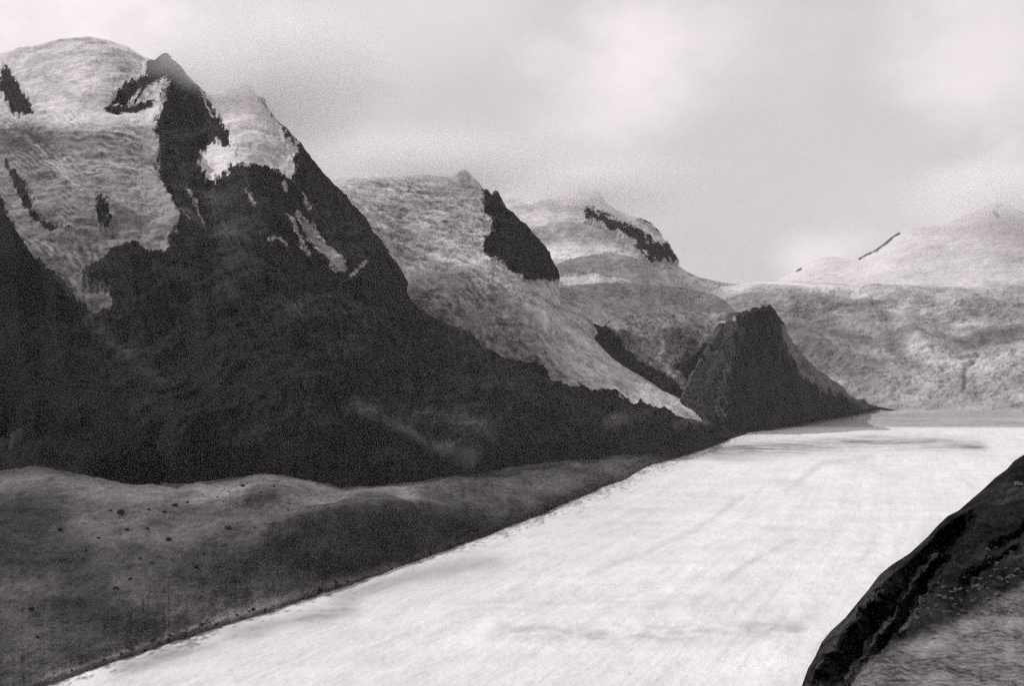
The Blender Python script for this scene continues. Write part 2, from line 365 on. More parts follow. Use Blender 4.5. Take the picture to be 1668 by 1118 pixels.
# ================================================================== big dark massif with hanging ice
RIDGE_E = [(-700, 190), (-400, 150), (-200, 108), (-60, 96), (0, 91), (40, 80), (70, 74), (100, 66), (145, 62), (180, 68), (205, 78), (235, 95), (252, 100), (262, 93), (270, 89), (276, 95), (284, 104), (300, 121), (318, 140), (335, 153),
           (350, 155), (365, 152), (380, 144), (394, 137), (402, 142), (415, 158), (424, 163), (436, 186), (448, 202), (460, 214), (472, 229), (488, 249), (500, 262), (520, 284), (540, 308), (560, 330),
           (575, 345), (590, 362), (600, 374), (612, 390), (625, 412), (636, 432), (643, 450), (650, 478), (655, 492), (675, 508), (700, 520), (730, 536), (760, 552), (780, 574), (800, 582), (830, 598), (850, 612), (880, 622), (900, 632),
           (960, 652), (1000, 660), (1050, 673), (1130, 688), (1200, 702), (1300, 683)]
def build_massif():
    X = col_samples(-700, 1215, 1.5, 10)
    fp, fd = cur(FOOT, X, 10)+5, cur(FOOTD, X, 40)*1.0
    rp = cur(RIDGE_E, X)
    rd = cur([(-700, 3900), (300, 4000), (395, 3950), (475, 3800), (600, 3550), (650, 3350), (800, 3100), (900, 3120), (1000, 3260), (1100, 3560), (1200, 4260), (1300, 4800)], X, 20)
    rp = np.minimum(rp, fp-3); rd = np.maximum(rd, fd*1.03)
    L = 1-smooth(330, 470, X)          # 1 over the ice basin
    rows = [(fp, fd)]
    for f, g in ((.42, .20), (.70, .38), (.82, .62)):
        py = fp+(rp-fp)*f
        plan = 1/((1-f)/fd + f/rd)     # straight slope between foot and ridge
        ben = fd + (rd-fd)*g*1.15
        rows.append((py, plan*(1-L)+ben*L))
    rows.append((rp, rd))
    px, py, D, nf = sheet(rows, X, [150, 110, 60, 60], nback=12)
    s = np.ones(px.shape); base = to_world(px, py, D); nrm = normals(*base)
    front = (np.arange(px.shape[0]) < nf)[:, None]
    # ribs and couloirs traced on the face: relief along the slope
    def rib(pts, w, a, p=1.3): s.__isub__(a*crest(px, py, pts, w, p))
    rib([(270, 92), (300, 140), (330, 180), (352, 212), (378, 252), (395, 280)], 26, .045)
    rib([(262, 150), (256, 230), (262, 300), (285, 370)], 30, .03)
    rib([(400, 140), (435, 195), (452, 235), (475, 290), (520, 380), (560, 470)], 26, .03)
    rib([(395, 290), (420, 380), (440, 480), (470, 600), (520, 720)], 46, .035)
    rib([(300, 320), (310, 430), (330, 540), (360, 680)], 44, .03)
    rib([(200, 430), (215, 520), (260, 640), (300, 740)], 46, .03)
    rib([(560, 380), (600, 480), (650, 580), (700, 680)], 40, .028)
    rib([(700, 560), (760, 640), (820, 700)], 34, .02)
    rib([(820, 620), (880, 670), (960, 710)], 26, .014)
    rib([(12, 115), (40, 170), (66, 205), (130, 300), (170, 350), (265, 385)], 18, .02)
    rib([(-20, 270), (20, 330), (70, 400), (150, 450)], 30, -.02)
    rib([(60, 240), (110, 215), (200, 214), (255, 228)], 22, .018)
    s = 1-(1-s)*.55*smooth(0, 12, py-rp[None, :])*front
    xr, yr, zr = to_world(px, py, D*s); x, y, z = base
    n_lo = fbm(x/420, y/700, z/500, 4, .5, True, seed=31)
    S1 = [(-700, 40), (0, 40), (262, 60), (257, 98), (240, 112), (237, 134), (236, 142), (198, 152), (188, 162), (186, 176), (200, 180), (225, 164), (245, 150), (272, 146), (266, 165), (268, 180), (262, 192), (254, 205), (252, 232), (258, 250), (254, 280), (262, 312), (280, 345), (283, 375),
          (273, 405), (266, 434), (236, 434), (218, 422), (196, 425), (178, 436), (166, 450), (142, 464), (139, 482), (152, 492), (172, 502), (180, 524), (150, 540), (130, 520), (112, 490),
          (95, 470), (75, 455), (50, 430), (35, 395), (20, 360), (0, 330), (-60, 300), (-700, 300)]
    jag = 5*fbm(px/13, py/13, 0*px, 5, .65, seed=39) + 8*fbm((px+.25*py)/6, py/26, 0*px, 4, .6, seed=46)
    a1 = sdf(px, py, S1)+jag
    for hole in ([(14, 118), (20, 122), (34, 150), (48, 172), (60, 196), (45, 196), (36, 203), (24, 188), (12, 165), (5, 145)],
                 [(20, 288), (34, 296), (50, 325), (62, 366), (82, 384), (118, 398), (80, 392), (56, 372), (38, 335)],
                 [(158, 335), (172, 352), (178, 378), (170, 395), (160, 380)]):
        a1 = np.minimum(a1, -sdf(px, py, hole)*1.6-1.8*jag-1)
    a1 = np.minimum(a1, -(4.5-seg_dist(px, py, [(175, 190), (215, 189), (245, 186)])))
    S2 = [(372, 20), (392, 118), (404, 150), (412, 160), (420, 176), (432, 196), (442, 208), (447, 222), (455, 238), (466, 250), (474, 262), (464, 272), (470, 288), (466, 302), (450, 300), (436, 292), (420, 296), (404, 290), (386, 290), (362, 302), (342, 312), (330, 302),
          (318, 290), (314, 282), (322, 262), (338, 250), (356, 250), (366, 248), (384, 264), (386, 250), (378, 232), (366, 212), (352, 190), (338, 172), (322, 152), (330, 20)]
    a2 = sdf(px, py, S2)+1.2*jag
    a2 = np.maximum(a2, 2.2-seg_dist(px, py, [(452, 212), (460, 232), (470, 248)]))
    a2 = np.maximum(a2, 1.6-seg_dist(px, py, [(322, 158), (335, 185), (348, 200)]))
    fl = fbm((px+.75*py)/5, py/22, 0*px, 4, .6, seed=38)
    a1 = a1 - 26*blob(px, py, [(190, 182), (250, 170)], 12)*np.clip(fl+.05, 0, 1) + 30*blob(px, py, [(250, 130), (285, 140), (240, 140)], 16)*np.clip(fl-.12, 0, 1)*(a1 < 0)
    a3 = sdf(px, py, [(458, 362), (475, 368), (502, 376), (512, 400), (535, 430), (550, 464), (532, 470), (505, 440), (480, 410)])*.8-5.5
    for ln in ([(452, 365), (490, 432)], [(470, 365), (515, 425), (545, 460)], [(500, 385), (520, 425), (548, 460)]):
        a3 = np.maximum(a3, 2.4-seg_dist(px, py, ln))
    for ln in ([(472, 304), (488, 330), (497, 348)], [(398, 320), (404, 350)], [(452, 310), (458, 326)], [(300, 318), (318, 352), (330, 372)], [(560, 468), (580, 448)], [(430, 400), (446, 404), (455, 412)], [(276, 345), (300, 372)]):
        a3 = np.maximum(a3, 1.5-seg_dist(px, py, ln))
    snow = np.maximum(np.maximum(a1, a2), a3)
    # relief: rugged rock, smoother thick ice
    ice = smooth(-4, 10, np.maximum(a1, a2))
    rk = 46*gullies(x, y, z, 330, 32) + 16*gullies(x, y, z, 120, 33, -.5, .55)
    ic = 20*n_lo + 16 + 15*fbm(x/120, y/150, z/80, 5, .5, seed=34) + 7*fbm(x/60, y/60, z/28, 6, .66, True, seed=35)
    h = (rk*(1-ice)+ic*ice)*smooth(-2, 26, py-rp[None, :]+8)*np.where(front, 1, .3)
    h = h*smooth(0, 40, fp[None, :]-py+4)
    x, y, z = displace(xr, yr, zr, h, nrm)
    tone = np.full(x.shape, .68)
    nn = fbm(x/200, y/260, z/120, 5, .55, seed=36)
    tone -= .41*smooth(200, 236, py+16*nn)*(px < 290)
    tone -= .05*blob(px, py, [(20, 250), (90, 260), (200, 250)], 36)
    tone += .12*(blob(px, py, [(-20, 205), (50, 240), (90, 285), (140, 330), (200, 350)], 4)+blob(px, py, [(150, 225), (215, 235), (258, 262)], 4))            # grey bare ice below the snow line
    tone -= .02*smooth(300, 330, py)
    tone += .10*blob(px, py, [(90, 214), (200, 210), (255, 212)], 16)
    tone += .12*blob(px, py, [(250, 400), (260, 350), (200, 310), (120, 290)], 30)*(px < 300)
    tone -= .16*blob(px, py, [(10, 210), (60, 240)], 40)
    tone -= .17*blob(px, py, [(185, 115), (210, 135), (180, 160), (170, 185)], 22) + .13*blob(px, py, [(100, 72), (140, 76), (170, 84)], 12, 1.5)
    tone -= .10*blob(px, py, [(60, 130), (100, 150), (140, 190)], 12)
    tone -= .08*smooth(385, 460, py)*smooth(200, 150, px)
    tone -= .12*blob(px, py, [(420, 262), (450, 262)], 22)
    tone += .10*smooth(240, 260, py)*smooth(300, 320, px)*smooth(400, 380, px)
    rad = np.hypot(px-150, (py-520)*.9)
    bn = bands(rad, px, py, 301, 9, 1.2)*smooth(215, 240, py)*smooth(330, 290, py)*smooth(95, 130, px) + bands(py-.75*px, px, py, 305, 9, 1.0)*smooth(190, 215, py)*smooth(150, 110, px)*.8 + bands(px-.4*py, px, py, 309, 15, 1.0)*smooth(380, 430, py)*.6
    bn = bn*(px < 300)
    tone = tone*(1+.48*bn)
    up = bands(py-.35*px, px, py, 313, 16, 1.6)*smooth(225, 190, py)*(px < 300)
    tone = tone*(1-.13*np.clip(up, 0, 1))
    tone = tone*(1-smooth(-3, 3, a3)*.62*(a3 > np.maximum(a1, a2)))
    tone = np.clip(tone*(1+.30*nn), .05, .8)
    rt = 1+.35*nn
    rt *= 1+7*blob(px, py, [(560, 690), (640, 720), (700, 745), (760, 762)], 10)*(.5+nn) + 2.4*blob(px, py, [(640, 690), (740, 710), (780, 730)], 16)*(.5+nn)
    rt *= 1+5*blob(px, py, [(980, 705), (1010, 694), (1060, 690)], 9)*(.6+nn) + 3*blob(px, py, [(1090, 706), (1150, 694)], 6)
    rt *= 1+3*blob(px, py, [(150, 550), (215, 600), (260, 640)], 12)*(.4+nn) + 2.5*blob(px, py, [(465, 520)], 16)
    rt *= 1+2.2*blob(px, py, [(0, 745), (90, 765)], 16) + 1.8*blob(px, py, [(360, 400), (300, 340)], 40)*(.4+nn)
    gs = fbm((px-.45*py)/8, py/60, 0*px, 5, .62, True, seed=45)
    rt *= 1+.9*np.clip(gs-.1, -.4, 1.2) + 1.0*blob(px, py, [(330, 350), (380, 430), (420, 520)], 60)*np.clip(.4+nn, 0, 1) + 1.6*np.clip(gs-.45, 0, 1)*smooth(700, 480, py)
    rt = np.clip(rt, .3, 7)
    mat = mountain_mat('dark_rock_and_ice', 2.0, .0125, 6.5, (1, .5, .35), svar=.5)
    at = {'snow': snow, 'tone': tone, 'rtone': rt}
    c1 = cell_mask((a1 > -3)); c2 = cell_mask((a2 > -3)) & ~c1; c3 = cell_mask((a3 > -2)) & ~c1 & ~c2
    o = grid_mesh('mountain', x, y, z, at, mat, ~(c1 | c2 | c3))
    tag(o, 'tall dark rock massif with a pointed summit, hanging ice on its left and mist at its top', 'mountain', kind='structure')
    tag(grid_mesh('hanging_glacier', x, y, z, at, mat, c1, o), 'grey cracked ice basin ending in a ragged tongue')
    tag(grid_mesh('snowfield', x, y, z, at, mat, c2, o), 'bright snow slab right of the dark summit rib')
    tag(grid_mesh('snow_gully', x, y, z, at, mat, c3, o), 'thin pale snow streaks in a gully')
build_massif()

# ================================================================== dark buttress in front of the ice tongue
def build_buttress():
    X = col_samples(-500, 262, 1.6, 10)
    rp = cur([(-500, 120), (-250, 210), (-100, 290), (-30, 330), (0, 343), (10, 352), (22, 380), (34, 405), (52, 432), (72, 452), (95, 478), (112, 503), (135, 535), (160, 570), (190, 620), (225, 690), (262, 775)], X, 3)
    fp = cur(FOOT, X, 10)+3; fd = cur(FOOTD, X, 40)*.995
    rp = np.minimum(rp, fp-3)
    rd = fd + (cur([(-500, 2350), (0, 2080), (110, 1960), (200, 1780), (262, 1580)], X, 20)-fd)
    px, py, D, nf = sheet([(fp, fd), (fp*.45+rp*.55, 1/(.45/fd+.55/rd)*.975), (rp, rd)], X, [110, 110], back=((.05, 1.0), (.2, .7)), nback=8)
    s = np.ones(px.shape); base = to_world(px, py, D); nrm = normals(*base)
    for pts, w, a in (([(0, 345), (20, 450), (30, 560), (60, 700)], 30, .01), ([(80, 470), (90, 560), (130, 690)], 26, .01), ([(-60, 330), (-40, 500), (-10, 700)], 30, .01)):
        s -= a*crest(px, py, pts, w)*smooth(0, 14, py-rp[None, :])
    xr, yr, zr = to_world(px, py, D*s); x, y, z = base
    h = 24*gullies(x, y, z, 220, 41, .5)
    h *= smooth(0, 30, fp[None, :]-py+3)*smooth(-2, 20, py-rp[None, :]+8)
    x, y, z = displace(xr, yr, zr, h, nrm)
    nn = fbm(x/150, y/200, z/100, 5, .55, seed=43)
    rt = np.clip((1+.4*nn)*(1+1.3*blob(px, py, [(-100, 740), (60, 752), (130, 768)], 22)), .3, 4)
    o = grid_mesh('rock_buttress', x, y, z, {'snow': np.full(x.shape, -99.), 'tone': nn*0+.5, 'rtone': rt}, mountain_mat('buttress_rock', 1.2, .0125, 0, (1, .5, .35)))
    tag(o, 'dark rock buttress at the left edge in front of the ice tongue', 'rock buttress', kind='structure')
build_buttress()

# ================================================================== middle snow peak with rock wedge and the long ice ramp
def build_mid():
    X = col_samples(430, 1165, 1.5)
    rp = cur([(430, 330), (480, 315), (545, 294), (560, 288), (600, 291), (640, 289), (690, 284), (730, 289), (744, 284), (750, 279), (758, 277), (766, 286), (776, 294), (783, 302), (786, 311), (792, 309), (798, 318), (801, 326), (806, 311), (810, 312), (814, 326), (824, 338),
              (834, 348), (850, 362), (862, 374), (876, 392), (888, 408), (898, 425), (905, 442), (909, 460), (914, 500), (940, 510), (964, 522), (971, 538), (985, 568), (1011, 590), (1057, 613), (1100, 642), (1140, 668), (1165, 695)], X)
    rd = cur([(430, 5300), (760, 5200), (830, 5100), (900, 4900), (1000, 4600), (1140, 4250), (1165, 4200)], X, 20)
    ep = cur(RIDGE_E, X); ed = cur([(-700, 3900), (300, 4000), (395, 3950), (475, 3800), (600, 3550), (650, 3350), (800, 3100), (900, 3120), (1000, 3260), (1100, 3560), (1200, 4260)], X, 20)
    fp = np.minimum(ep+26, 712); fd = np.maximum(ed*1.02, 3300)
    rp = np.minimum(rp, fp-2); rd = np.maximum(rd, fd*1.02)
    rows = [(fp, fd)]
    W = 1-smooth(840, 960, X)
    # shoulder of the icefall at about row 450
    sp = cur([(430, 440), (640, 446), (700, 444), (780, 452), (860, 470), (1165, 700)], X)
    sp = np.clip(sp, rp+2, fp-2); fr = (fp-sp)/(fp-rp)
    sd = 1/((1-fr)/fd+fr/rd)
    rows.append((sp, sd*(1-.05*W))); rows.append(((sp*.5+rp*.5), 1/(.5/sd+.5/rd)*(1-.01*W))); rows.append((rp, rd))
    px, py, D, nf = sheet(rows, X, [130, 70, 70], nback=10)
    s = np.ones(px.shape); base = to_world(px, py, D); nrm = normals(*base)
    top = smooth(0, 10, py-rp[None, :])
    for pts, w, a in (([(808, 320), (830, 370), (860, 420), (880, 458)], 34, .02), ([(800, 470), (870, 520), (960, 590), (1060, 650), (1130, 672)], 34, .018),
                      ([(690, 470), (720, 520), (780, 560)], 40, .015), ([(880, 545), (905, 565), (930, 585), (990, 612)], 7, -.006), ([(985, 520), (975, 545), (1010, 590), (1060, 620), (1120, 660)], 14, -.012)):
        s -= a*crest(px, py, pts, w)*top
    xr, yr, zr = to_world(px, py, D*s); x, y, z = base
    rock = sdf(px, py, [(783, 402), (786, 392), (800, 380), (796, 366), (786, 350), (783, 322), (784, 300), (800, 300), (806, 305), (815, 330), (850, 358), (868, 380), (880, 396), (893, 418), (908, 440), (914, 458), (880, 460), (852, 463), (836, 452), (818, 438), (798, 426), (784, 412)])
    rock = np.maximum(rock, sdf(px, py, [(744, 292), (746, 280), (758, 270), (768, 285), (764, 296), (756, 294)]))
    rock = np.maximum(rock, 3.5-seg_dist(px, py, [(606+0, 396), (618, 420)]))
    low = sdf(px, py, [(640, 500), (700, 522), (760, 548), (800, 575), (830, 590), (870, 606), (900, 612), (940, 626), (1000, 640), (1060, 664), (1100, 690), (1000, 720), (640, 700)])
    rock = rock + 3*fbm(px/9, py/9, 0*px, 5, .65, seed=56)
    rock = rock + 5*fbm((px-.4*py)/5, py/22, 0*px, 4, .6, seed=57)
    nn = fbm(x/160, y/220, z/110, 5, .6, seed=51)
    a = -np.maximum(rock, low+30*nn-8)
    tone = np.full(x.shape, .46)
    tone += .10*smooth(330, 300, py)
    tone -= .10*blob(px, py, [(620, 330), (700, 330), (740, 350)], 40)*.8
    tone -= .10*blob(px, py, [(640, 400), (700, 400)], 40)
    tone += .14*blob(px, py, [(650, 450), (720, 425), (790, 432)], 14) + .10*blob(px, py, [(760, 330), (775, 380), (776, 420)], 14)
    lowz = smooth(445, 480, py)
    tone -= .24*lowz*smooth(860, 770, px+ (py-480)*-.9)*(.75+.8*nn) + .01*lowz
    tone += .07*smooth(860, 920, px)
    tone -= .09*blob(px, py, [(720, 520), (780, 550), (850, 590), (920, 610)], 20)
    bn = bands(py-.35*px, px, py, 321, 13, 1.5)*smooth(860, 800, px)*smooth(460, 430, py) + bands(px-.55*py, px, py, 325, 12, 1.3)*smooth(440, 480, py)*smooth(900, 820, px)*.8
    tone *= 1+.36*bn
    tone -= .20*blob(px, py, [(863, 474), (900, 500), (940, 512), (972, 524)], 3.5) + .13*blob(px, py, [(880, 545), (900, 560), (912, 572), (936, 584), (980, 606)], 4)
    tone = np.clip(tone*(1+.55*nn), .07, .8)
    ic = 10*fbm(x/190, y/260, z/120, 4, .5, seed=52) + 13*fbm(x/75, y/60, z/34, 5, .62, True, seed=53)*(1-.65*smooth(840, 900, px)) + 3*fbm(x/24, y/24, z/12, 3, .6, True, seed=55)
    rk = 34*gullies(x, y, z, 130, 54, -.4, .6)
    ice = smooth(-4, 6, a)
    h = (ic*ice+rk*(1-ice))*smooth(-4, 20, py-rp[None, :]+4)
    x, y, z = displace(xr, yr, zr, h, nrm)
    rt = np.clip(1+.4*nn, .3, 3)
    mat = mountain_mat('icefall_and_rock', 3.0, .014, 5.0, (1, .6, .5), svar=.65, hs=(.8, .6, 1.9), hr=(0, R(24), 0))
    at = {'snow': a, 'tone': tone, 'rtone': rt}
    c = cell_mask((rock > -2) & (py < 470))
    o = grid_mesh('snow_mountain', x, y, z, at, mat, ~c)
    tag(o, 'crevassed snow mountain in the middle with a long grey ice ramp falling to the right', 'mountain', kind='structure')
    tag(grid_mesh('rock_face', x, y, z, at, mat, c, o), 'black rock wedge with small spires on the snow ridge')
build_mid()

# ================================================================== pale snow domes behind, with a broken rock band
def build_domes():
    X = col_samples(800, 1290, 1.6)
    rp = cur([(800, 322), (835, 318), (870, 326), (900, 324), (925, 316), (943, 309), (956, 306), (968, 309), (976, 316), (990, 332), (1005, 342), (1025, 350), (1045, 356), (1062, 366), (1076, 382), (1086, 396), (1094, 412), (1102, 430), (1116, 442), (1140, 453), (1180, 461), (1230, 466), (1290, 474)], X)
    rd = cur([(800, 6300), (1060, 6300), (1150, 6900), (1290, 7900)], X, 20)
    fp = cur([(800, 480), (900, 500), (980, 535), (1140, 545), (1290, 540)], X); fd = cur([(800, 5050), (1000, 5050), (1090, 5700), (1160, 6800), (1290, 7800)], X, 20)
    rp = np.minimum(rp, fp-4)
    def mix(f, k): return (fp+(rp-fp)*f, 1/((1-f)/fd+f/rd)*k)
    c2 = np.clip(cur([(800, 450), (880, 436), (940, 418), (1000, 412), (1060, 425), (1110, 446), (1290, 490)], X, 8), rp+3, fp-8)
    f2 = (fp-c2)/(fp-rp)
    px, py, D, nf = sheet([(fp, fd), (c2, 1/((1-f2)/fd+f2/rd)*.99), (rp, rd)], X, [80, 90], nback=8)
    s = np.ones(px.shape); base = to_world(px, py, D); nrm = normals(*base)
    for pts, w, a in (([(850, 380), (900, 363), (945, 363), (1000, 386), (1040, 412)], 30, .018), ([(880, 440), (940, 420), (1000, 413), (1060, 428), (1100, 448)], 28, .018),
                      ([(880, 482), (940, 466), (1010, 462), (1100, 468), (1180, 482)], 26, .02)):
        s -= a*crest(px, py+(0), pts, w)*smooth(0, 10, py-rp[None, :])
    xr, yr, zr = to_world(px, py, D*s); x, y, z = base
    rock = sdf(px, py, [(949, 352), (954, 343), (964, 342), (972, 348), (986, 350), (998, 360), (1016, 366), (1032, 374), (1048, 382), (1060, 394), (1074, 400), (1086, 398), (1100, 428), (1092, 434), (1078, 430), (1062, 434), (1048, 430), (1042, 420), (1030, 408), (1018, 398), (1000, 388), (984, 376), (968, 368), (954, 362)])
    rock = np.maximum(rock, sdf(px, py, [(1038, 358), (1052, 358), (1066, 370), (1078, 382), (1072, 384), (1056, 372)]))
    rock = np.maximum(rock, 1.5-seg_dist(px, py, [(944, 312), (956, 306), (970, 312), (980, 326)]))
    nn = fbm(x/170, y/220, z/120, 5, .6, seed=61)
    rock = rock + 3.5*fbm(px/9, py/9, 0*px, 4, .6, seed=66) - 9*np.clip(fbm(x/55, y/90, z/45, 4, .6, seed=62)+.12, 0, 1)*2
    a = -rock
    tone = np.full(x.shape, .70)
    tone -= .26*blob(px, py, [(880, 380), (930, 378), (980, 396)], 20) + .12*smooth(415, 445, py+24*nn)
    tone -= .14*blob(px, py, [(920, 442), (1000, 432), (1060, 448)], 14)
    tone -= .13*blob(px, py, [(920, 480), (1010, 474), (1100, 486)], 16)
    tone += .10*blob(px, py, [(960, 400), (1040, 428), (1100, 460)], 12) + .1*blob(px, py, [(900, 468), (980, 455)], 6)
    tone -= .08*smooth(470, 500, py)
    tone = np.clip(tone*(1+.45*nn)*(1+.16*bands(py+.02*px, px, py, 335, 11, 1.5)*smooth(360, 440, py)), .1, .8)
    h = 8*fbm(x/170, y/200, z/110, 4, .5, seed=63) + 12*fbm(x/60, y/60, z/30, 5, .62, True, seed=64)*smooth(360, 440, py)
    h = np.where(rock > -3, h+24*fbm(x/80, y/120, z/120, 4, .6, True, seed=65)+8, h)
    h *= smooth(-4, 16, py-rp[None, :]+4)
    x, y, z = displace(xr, yr, zr, h, nrm)
    mat = mountain_mat('dome_snow', 3.5, .025, 3.6, (1, .7, .6), svar=.5)
    at = {'snow': a, 'tone': tone, 'rtone': np.clip(1+.4*nn, .4, 2)}
    c = cell_mask(rock > -3)
    o = grid_mesh('snow_dome_mountain', x, y, z, at, mat, ~c)
    tag(o, 'pale rounded snow domes behind the black rock wedge, fading into cloud', 'mountain', kind='structure')
    tag(grid_mesh('rock_band', x, y, z, at, mat, c, o), 'broken dark rock band slanting down through the snow')
build_domes()

# ================================================================== wide icefall under the plateau on the right
def build_icefall():
    X = col_samples(1060, 2500, 1.8, 22)
    def C(*p): return cur(list(p), X, 8)
    ridge = C((1060, 486), (1100, 476), (1140, 471), (1200, 465), (1260, 460), (1300, 458), (1350, 460), (1400, 464), (1470, 469), (1520, 463), (1570, 458), (1668, 455), (2500, 450))
    rows = [(C((1060, 700), (1400, 676), (2500, 668)), np.full(X.shape, 4780.)), (C((1060, 650), (1500, 628), (1668, 620), (2500, 612)), np.full(X.shape, 5060.)),
            (C((1060, 590), (1300, 570), (1668, 575), (2500, 570)), np.full(X.shape, 5400.)), (C((1060, 530), (1668, 520), (2500, 515)), np.full(X.shape, 6050.)),
            (C((1060, 505), (1200, 495), (1668, 488), (2500, 484)), np.full(X.shape, 6300.)), (ridge, np.full(X.shape, 6900.))]
    px, py, D, nf = sheet(rows, X, [36, 50, 50, 30, 34], back=((.2, .01), (.1, .2)), nback=10)
    x, y, z = to_world(px, py, D)
    nn = fbm(x/200, y/260, z/90, 5, .6, seed=71)
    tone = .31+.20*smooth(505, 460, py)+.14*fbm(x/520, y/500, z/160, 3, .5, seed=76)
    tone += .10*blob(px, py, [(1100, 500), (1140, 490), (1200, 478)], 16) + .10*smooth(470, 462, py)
    tone += .16*blob(px, py, [(1235, 466), (1300, 468), (1370, 478), (1430, 495), (1470, 520)], 5) - .10*blob(px, py, [(1290, 485), (1370, 495), (1430, 520), (1460, 560)], 12)
    tone -= .09*blob(px, py, [(1290, 560), (1350, 600), (1400, 640)], 22) + .07*blob(px, py, [(1300, 520), (1400, 560)], 20)
    tone += .10*blob(px, py, [(1300, 590), (1350, 625), (1420, 655)], 5) - .08*blob(px, py, [(1480, 545), (1560, 560), (1668, 548)], 12)
    tone += .20*blob(px, py, [(1470, 500), (1540, 515), (1552, 508)], 9) + .16*blob(px, py, [(1560, 535), (1600, 532)], 10)
    tone += .26*blob(px, py, [(1490, 575), (1520, 592), (1600, 592), (1668, 582), (1800, 580)], 12)
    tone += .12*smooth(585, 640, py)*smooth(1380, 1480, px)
    tone -= .12*blob(px, py, [(1560, 560), (1590, 575), (1600, 562)], 7) + .18*blob(px, py, [(1594, 585), (1572, 602), (1571, 636)], 3)
    tone += .10*blob(px, py, [(1270, 470), (1380, 478), (1450, 496)], 7)
    tone -= .10*blob(px, py, [(1500, 478), (1668, 470)], 10)
    tone = np.clip(tone*(1+.5*nn)*(1+.12*bands(py+.3*px, px, py, 331, 14, 1.6)), .08, .75)
    h = 60*fbm(x/420, y/500, z/300, 3, .5, seed=72)*smooth(690, 640, py)*smooth(455, 500, py) + 26*(crest(px, py, [(1235, 470), (1370, 482), (1470, 524), (1520, 590)], 40)+crest(px, py, [(1420, 480), (1560, 500), (1700, 500)], 30)+crest(px, py, [(1290, 545), (1400, 610), (1450, 650)], 34)) + 17*fbm(x/90, y/70, z/40, 5, .64, True, seed=73)*smooth(690, 640, py)*smooth(462, 480, py) + 4*fbm(x/26, y/24, z/12, 3, .6, True, seed=74)
    h -= 14*blob(px, py, [(1594, 585), (1572, 602), (1571, 636)], 4)
    h *= smooth(450, 470, py)
    x, y, z = displace(x, y, z, h)
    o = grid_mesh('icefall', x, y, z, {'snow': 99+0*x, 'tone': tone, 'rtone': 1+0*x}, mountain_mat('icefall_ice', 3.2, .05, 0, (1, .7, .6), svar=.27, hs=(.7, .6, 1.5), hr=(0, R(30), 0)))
    tag(o, 'wide grey crevassed icefall dropping from the flat snow plateau', 'icefall', kind='structure')
build_icefall()

# ================================================================== far white mountain
def build_far():
    X = col_samples(1150, 2600, 2.2, 22)
    rp = cur([(1150, 476), (1220, 468), (1265, 458), (1296, 442), (1302, 437), (1312, 434), (1325, 424), (1340, 419), (1358, 418), (1376, 422), (1392, 424), (1402, 419), (1412, 413), (1424, 408), (1438, 398), (1452, 386), (1463, 379), (1475, 374), (1500, 368), (1532, 367), (1548, 362), (1566, 353), (1590, 343), (1614, 333), (1626, 326), (1636, 333), (1668, 345), (1720, 352), (1850, 330), (2100, 350), (2600, 380)], X)
    fp = np.full(X.shape, 484.); rp = np.minimum(rp, fp-4)
    f = .35
    px, py, D, nf = sheet([(fp, np.full(X.shape, 8100.)), (fp*(1-f)+rp*f, np.full(X.shape, 8750.)), (rp, np.full(X.shape, 9800.))], X, [50, 70], nback=6)
    x, y, z = to_world(px, py, D)
    nn = fbm(x/380, y/500, z/120, 5, .6, seed=81)
    top = py-rp[None, :]
    rock = -99+0*x
    rl = [(1401, 420), (1414, 413), (1426, 408), (1440, 398), (1454, 386), (1464, 380)]
    rock = np.maximum(rock, 2.4-seg_dist(px, py, rl)+2.6*fbm(px/7, py/7, 0*px, 4, .6, seed=84))
    rock = np.maximum(rock, 2.2-seg_dist(px, py, [(1298, 441), (1304, 438)]))
    rock = np.maximum(rock, 3.2-seg_dist(px, py, [(1620, 345), (1626, 351)])); rock = np.maximum(rock, 2.0-seg_dist(px, py, [(1623, 337), (1630, 335)]))
    tone = .64-.12*blob(px, py, [(1470, 425), (1530, 412), (1600, 412), (1668, 425)], 8)*(.6+nn) - .08*blob(px, py, [(1450, 448), (1600, 440), (1668, 446)], 8)*(.6+nn)
    tone = np.clip(tone*(1+.14*nn), .2, .8)
    h = (16*fbm(x/300, y/500, z/160, 4, .5, seed=82) + 16*fbm(x/160, y/160, z/50, 4, .55, seed=83))*smooth(2, 20, top)
    x, y, z = displace(x, y, z, h)
    mat = mountain_mat('far_snow', 5.0, .06, .8, (1, .7, .6), svar=.12)
    at = {'snow': -rock, 'tone': tone, 'rtone': 1+0*x}
    c = cell_mask(rock > -1.5)
    o = grid_mesh('far_snow_mountain', x, y, z, at, mat, ~c)
    tag(o, 'faint white snow mountain farthest away on the right, above the icefall', 'mountain', kind='structure')
    tag(grid_mesh('rock_crest', x, y, z, at, mat, c, o), 'thin dark rocks on the white ridge')
build_far()

